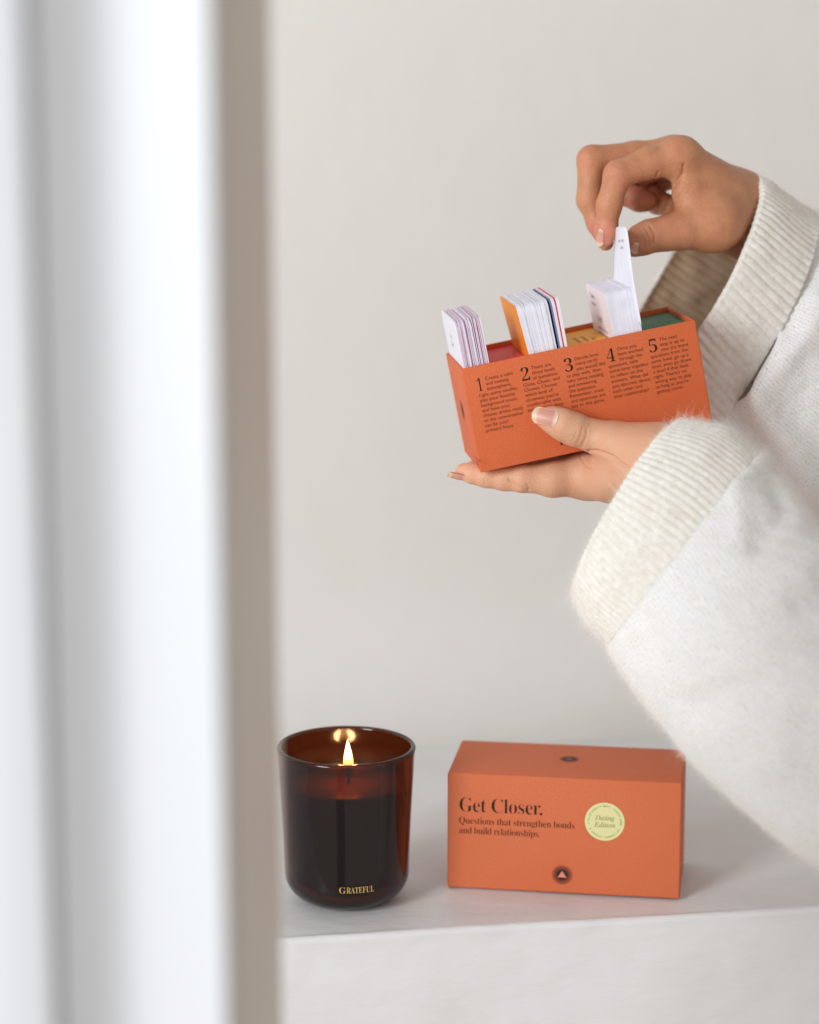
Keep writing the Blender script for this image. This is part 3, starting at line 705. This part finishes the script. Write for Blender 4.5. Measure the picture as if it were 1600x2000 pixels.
for nm, dat in (('tone', tone), ('lit_skin', lit_skin_)):
    a_ = me.attributes.new(nm, 'FLOAT', 'POINT'); a_.data.foreach_set('value', np.array(dat, dtype=np.float32))
uvl = me.uv_layers.new(name='UVMap'); vi = np.zeros(len(me.loops), int); me.loops.foreach_get('vertex_index', vi)
uvl.data.foreach_set('uv', np.array(uvs, dtype=np.float32)[vi].ravel())
me.transform(PI_)
body = link('body', me, [skin_m, nail_m], person, smooth=True)

# ---------------------------------------------------------------- sweater
def knit(name, kind):
    m, nt, b = newmat(name, lin(236, 233, 228), .95, .15)
    b.inputs['Sheen Weight'].default_value = .25; b.inputs['Sheen Roughness'].default_value = .6
    b.inputs['Subsurface Weight'].default_value = .15; b.inputs['Subsurface Radius'].default_value = (.010, .0065, .004); b.inputs['Subsurface Scale'].default_value = .5
    uv = nd(nt, 'ShaderNodeUVMap'); sp = nd(nt, 'ShaderNodeSeparateXYZ')
    nj = noise_tex(nt, 210, 2, .6); jm = nd(nt, 'ShaderNodeVectorMath', operation='MULTIPLY_ADD'); nt.links.new(nj.outputs['Color'], jm.inputs[0]); jm.inputs[1].default_value = (.0042, .0042, 0); nt.links.new(uv.outputs[0], jm.inputs[2]); nt.links.new(jm.outputs[0], sp.inputs[0])
    nz = noise_tex(nt, 260, 4, .7); nf = noise_tex(nt, 22, 3); nw = noise_tex(nt, 1400, 3, .7)
    if kind == 'body':
        # stockinette: columns of small v stitches in metres of UV
        def wave(axis, per, ph):
            mm = nd(nt, 'ShaderNodeMath', operation='MULTIPLY'); mm.inputs[1].default_value = 2*math.pi/per; nt.links.new(axis, mm.inputs[0])
            ad = nd(nt, 'ShaderNodeMath', operation='ADD'); nt.links.new(mm.outputs[0], ad.inputs[0])
            if isinstance(ph, float): ad.inputs[1].default_value = ph
            else: nt.links.new(ph, ad.inputs[1])
            s_ = nd(nt, 'ShaderNodeMath', operation='SINE'); nt.links.new(ad.outputs[0], s_.inputs[0]); return s_.outputs[0]
        cols_ = wave(sp.outputs['X'], .0050, 0.0)
        ab = nd(nt, 'ShaderNodeMath', operation='ABSOLUTE'); nt.links.new(cols_, ab.inputs[0])
        sc = nd(nt, 'ShaderNodeMath', operation='MULTIPLY'); sc.inputs[1].default_value = 2.2; nt.links.new(ab.outputs[0], sc.inputs[0])
        rows = wave(sp.outputs['Y'], .0021, sc.outputs[0])
        mu = nd(nt, 'ShaderNodeMath', operation='MULTIPLY_ADD'); nt.links.new(rows, mu.inputs[0]); mu.inputs[1].default_value = .5; nt.links.new(ab.outputs[0], mu.inputs[2])
        col = mixcol(nt, mu.outputs[0], lin(196, 190, 184), lin(246, 244, 243), -.45, .30)
        fz = mixcol(nt, nz.outputs[0], col, lin(246, 245, 245), .50, .85)
        nt.links.new(fz, b.inputs['Base Color'])
        b0 = bump(nt, b, mu.outputs[0], .35, .0006); b1 = bump(nt, b, nz.outputs[0], .5, .0012, b0); bump(nt, b, nf.outputs[0], .35, .01, b1)
    else:
        c = mixcol(nt, nz.outputs[0], lin(226, 220, 210), lin(244, 241, 236), .35, .7)
        nt.links.new(c, b.inputs['Base Color'])
        b0 = bump(nt, b, nw.outputs[0], .35, .0006); b1 = bump(nt, b, nz.outputs[0], .5, .0010, b0); bump(nt, b, nf.outputs[0], .3, .006, b1)
    return m
warm_inside_m, nt, b = newmat('wool_inside_warm_light', lin(238, 218, 186), .95, .1)  # same yarn inside the cuff, warm bounced light painted in as tan
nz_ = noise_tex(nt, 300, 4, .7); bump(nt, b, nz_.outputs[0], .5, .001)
knit_m = knit('cream_knit', 'body'); rib_m = knit('cream_rib', 'rib')

def crings(rings, s):
    """Catmull-Rom through ring tuples of three world vectors"""
    n = len(rings)-1; x = min(max(s, 0), n-1e-6); i = int(x); t = x-i
    g = lambda k: rings[min(max(k, 0), n)]
    p0_, p1, p2, p3 = g(i-1), g(i), g(i+1), g(i+2); out_ = []
    for a, b_, c, d in zip(p0_, p1, p2, p3):
        out_.append(.5*((2*b_)+(-a+c)*t+(2*a-5*b_+4*c-d)*t*t+(-a+3*b_-3*c+d)*t**3))
    return out_
def ring(px, py, d, ax, ay, bx, by, bd):
    k = d/FPX
    return (hp(px, py, d), RGT*ax*k - UPV*ay*k, RGT*bx*k - UPV*by*k - FWD*bd)
def sleeve(rings, s0, s1, ns, nth, disp, name, mat, parent, thick=.0022):
    V = np.zeros((ns+1, nth, 3)); nrm = np.zeros_like(V); arc = np.zeros((ns+1, nth)); ln = np.zeros((ns+1, nth))
    th = np.linspace(0, 2*math.pi, nth, endpoint=False)
    C = []
    for i in range(ns+1):
        s = s0 + (s1-s0)*i/ns; c, A, B = crings(rings, s); C.append(s)
        V[i] = c + np.cos(th)[:, None]*A + np.sin(th)[:, None]*B
    du = np.roll(V, -1, 1) - np.roll(V, 1, 1); dv = np.gradient(V, axis=0)
    nrm = np.cross(du, dv); nrm /= np.maximum(np.linalg.norm(nrm, axis=2), 1e-9)[..., None]
    cen = V.mean(1, keepdims=True)
    if ((V-cen)*nrm).sum() < 0: nrm = -nrm
    seg = np.linalg.norm(np.roll(V, -1, 1)-V, axis=2); arc = np.cumsum(seg, 1); lv = np.linalg.norm(np.diff(V, axis=0), axis=2); ln[1:] = np.cumsum(lv, 0)
    S_ = np.array(C)[:, None]*np.ones(nth); TH_ = th[None]*np.ones((ns+1, 1))
    V = V + nrm*disp(S_, TH_, V)[..., None]
    me_V = V.reshape(-1, 3); Fa = []
    for i in range(ns):
        for j in range(nth): a = i*nth+j; b_ = i*nth+(j+1) % nth; Fa.append((a, b_, b_+nth, a+nth))
    me = pymesh(name, me_V, Fa); uvl = me.uv_layers.new(name='UVMap')
    li = np.zeros(len(me.loops), int); me.loops.foreach_get('vertex_index', li)
    U = np.stack([(arc/arc[:, -1:]*arc[:, -1:].mean()).ravel()[li], ln.mean(1)[:, None].repeat(nth, 1).ravel()[li]], 1)
    uvl.data.foreach_set('uv', U.astype(np.float32).ravel())
    bmx = bmesh.new(); bmx.from_mesh(me); bmesh.ops.recalc_face_normals(bmx, faces=bmx.faces); bmx.to_mesh(me); bmx.free()
    me.transform(PI_)
    o = link(name, me, mat, parent, smooth=True)
    md = o.modifiers.new('s', 'SOLIDIFY'); md.thickness = thick; md.offset = -1
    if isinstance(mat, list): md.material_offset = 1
    return o, V, nrm
def vnoise(P, sc, seed=0):                          # cheap smooth 3d noise on arrays
    out_ = np.zeros(P.shape[:-1]); r = np.random.default_rng(seed)
    for k in range(14):
        d = r.normal(size=3); d /= np.linalg.norm(d); f = sc*r.uniform(.6, 1.6); out_ += np.sin(P @ d*f + r.uniform(0, 6.28))
    return out_/math.sqrt(14/2)/2
low = [ring(1222, 990, 1.402, 106, -168, -34, -30, .046), ring(1282, 1026, 1.394, 136, -190, -24, -22, .053), ring(1335, 1070, 1.385, 146, -186, -12, -14, .056),
       ring(1397, 1155, 1.365, 146, -198, -8, -12, .062), ring(1467, 1250, 1.345, 136, -212, -5, -8, .066),
       ring(1580, 1384, 1.325, 140, -196, 0, 0, .068), ring(1725, 1512, 1.305, 125, -183, 0, 0, .066),
       ring(1900, 1590, 1.285, 90, -190, 20, 0, .062), ring(2120, 1500, 1.27, -30, -210, 20, 0, .062), ring(2330, 1250, 1.26, -120, -150, 0, 0, .062), ring(2480, 980, 1.25, -150, -110, 0, 0, .065)]
upp = [ring(1340, 558, 1.530, 118, -222, 70, 0, .050), ring(1455, 650, 1.555, 125, -238, 46, 5, .060),
       ring(1575, 740, 1.575, 112, -290, 34, 0, .068), ring(1720, 830, 1.585, 100, -330, 24, 0, .072), ring(1900, 880, 1.57, 80, -330, 0, 0, .072),
       ring(2100, 860, 1.48, 60, -300, 0, 0, .075), ring(2350, 800, 1.38, 40, -270, 0, 0, .075)]
sweater_V, sweater_F = tube([((.52, 1.25, -.29), (.165, .115), (0, 0, 1)), ((.52, 1.25, -.1), (.17, .12), (0, 0, 1)), ((.52, 1.25, .2), (.17, .12), (0, 0, 1)), ((.53, 1.25, .42), (.16, .105), (0, 0, 1)), ((.53, 1.25, .5), (.10, .08), (0, 0, 1)), ((.53, 1.25, .55), (.067, .062), (0, 0, 1))], 64)
me = pymesh('sweater', sweater_V, sweater_F[:-2]); me.transform(PI_); me.uv_layers.new(name='UVMap')
sweater = link('sweater', me, knit_m, person, smooth=True)
def rib_disp(nr, amp, seed):
    def f(S_, T, P):
        w = T*nr + .9*vnoise(P, 55, seed)
        r = np.abs(np.cos(w/2))**.8*2-1
        edge = np.exp(-(S_/.06)**2)
        return amp*(r*(.75+.35*vnoise(P, 90, seed+4)))*(1-.5*edge) - .0045*np.exp(-S_/.10) + .0011*vnoise(P, 60, seed+1) + .0005*vnoise(P, 320, seed+2) + .0010*np.exp(-((S_-.05)/.05)**2)
    return f
def body_disp(folds, seed, start):
    def f(S_, T, P):
        x, y, z = topx(P)
        d = .0022*vnoise(P, 38, seed) + .0009*vnoise(P, 110, seed+1) + .00035*vnoise(P, 420, seed+2)
        d += .0048*(1-np.exp(-((S_-start)/.12)))*np.exp(-(S_-start)/1.2)       # puffs out past the rib
        for (pl, w, a) in folds:
            sh_ = x.shape; dd = seg_d(x.ravel(), y.ravel(), pl).reshape(sh_); d += a*np.exp(-(dd/w)**2)*(np.sin(T) > -.1)
        return d
    return f
lowfold = [([(1500, 930), (1530, 1000), (1478, 1060)], 26, -.006), ([(1440, 960), (1452, 1050)], 22, .003), ([(1600, 1090), (1500, 1180), (1430, 1210)], 32, .004), ([(1600, 1250), (1480, 1330), (1360, 1380)], 36, -.005),
           ([(1620, 1420), (1520, 1480)], 40, .004), ([(1640, 1150), (1560, 1180)], 24, -.004), ([(1600, 1560), (1560, 1480), (1580, 1400)], 30, -.004)]
upfold = [([(1400, 770), (1450, 830), (1512, 900), (1580, 1004)], 20, -.005), ([(1440, 740), (1540, 860), (1620, 980)], 24, .006), ([(1600, 600), (1520, 700), (1480, 760)], 40, .006), ([(1610, 470), (1560, 580), (1540, 640)], 26, -.006)]
lc, lcV, lcN = sleeve(low, 0, 2.0, 80, 96*8, rib_disp(92, .00075, 3), 'cuff', rib_m, sweater, .003)
lc['label'] = 'ribbed cuff of the nearer sleeve, under the held box'
ls, lsV, lsN = sleeve(low, 1.985, 10, 300, 360, body_disp(lowfold, 11, 1.985), 'sleeve', knit_m, sweater)
uc, ucV, ucN = sleeve(upp, 0, 1.0, 60, 96*8, rib_disp(92, .0009, 5), 'cuff', [rib_m, warm_inside_m], sweater, .003)
uc['label'] = 'ribbed cuff of the farther sleeve, wide open around the wrist'
us, usV, usN = sleeve(upp, .985, 6, 200, 360, body_disp(upfold, 21, .985), 'sleeve', knit_m, sweater)

# fuzz: fine curved wool hairs
def fuzz(name, srcs, mat):
    pts = []; cnt = []
    for (V, N, count, Lm, flt) in srcs:
        ns_, nth = V.shape[:2]; fi = V.reshape(-1, 3); fn = N.reshape(-1, 3)
        x, y, z = topx(fi); ok = (x < 1680) & (y > 250) & (y < 1800) & (((fi-CAM)*fn).sum(1) < .25*1.4)
        if flt is not None: ok &= flt(x, y)
        ids = rng.choice(np.flatnonzero(ok), count)
        p = fi[ids] + rng.normal(size=(count, 3))*.0006; n_ = fn[ids]
        tdir = rng.normal(size=(count, 3)); tdir -= (tdir*n_).sum(1)[:, None]*n_; tdir /= np.linalg.norm(tdir, axis=1)[:, None]
        L = Lm*rng.gamma(2.2, .45, count); lift = rng.uniform(.1, .9, count); curl = rng.normal(size=(count, 3))*.75
        for k in range(6):
            t = k/5; q = p + (tdir*(1-lift[:, None])*t + n_*lift[:, None]*(t - .35*t*t) + curl*t*t*.7)*L[:, None]; pts.append(q) if False else None
            if k == 0: stackq = [q]
            else: stackq.append(q)
        pts.append(np.stack(stackq, 1)); cnt.append(count)
    P = np.concatenate(pts); n = len(P)
    hc = bpy.data.hair_curves.new(name); hc.add_curves([6]*n)
    Q_ = (P.reshape(-1, 3) - np.array(person.location)).astype(np.float32)
    hc.attributes['position'].data.foreach_set('vector', Q_.ravel()) if 'position' in hc.attributes else hc.position_data.foreach_set('vector', Q_.ravel())
    ra = hc.attributes.get('radius') or hc.attributes.new('radius', 'FLOAT', 'POINT')
    ra.data.foreach_set('value', np.tile(np.array([.00003, .00003, .000028, .000025, .00002, .00001], dtype=np.float32), n))
    o = bpy.data.objects.new(name, hc); COL.objects.link(o); o.parent = sweater; hc.materials.append(mat); o['kind'] = 'stuff'; return o
fz_m, nt, b = newmat('wool_hair', lin(244, 240, 234), .8, .2)
fuzz('wool_fuzz', [(lcV, lcN, 14000, .0028, None), (lcV[:4], lcN[:4], 140, .004, None), (lcV[:40], lcN[:40], 110, .007, None), (lsV, lsN, 34000, .0026, None), (ucV, ucN, 5000, .003, None), (usV, usN, 4000, .003, None)], fz_m)
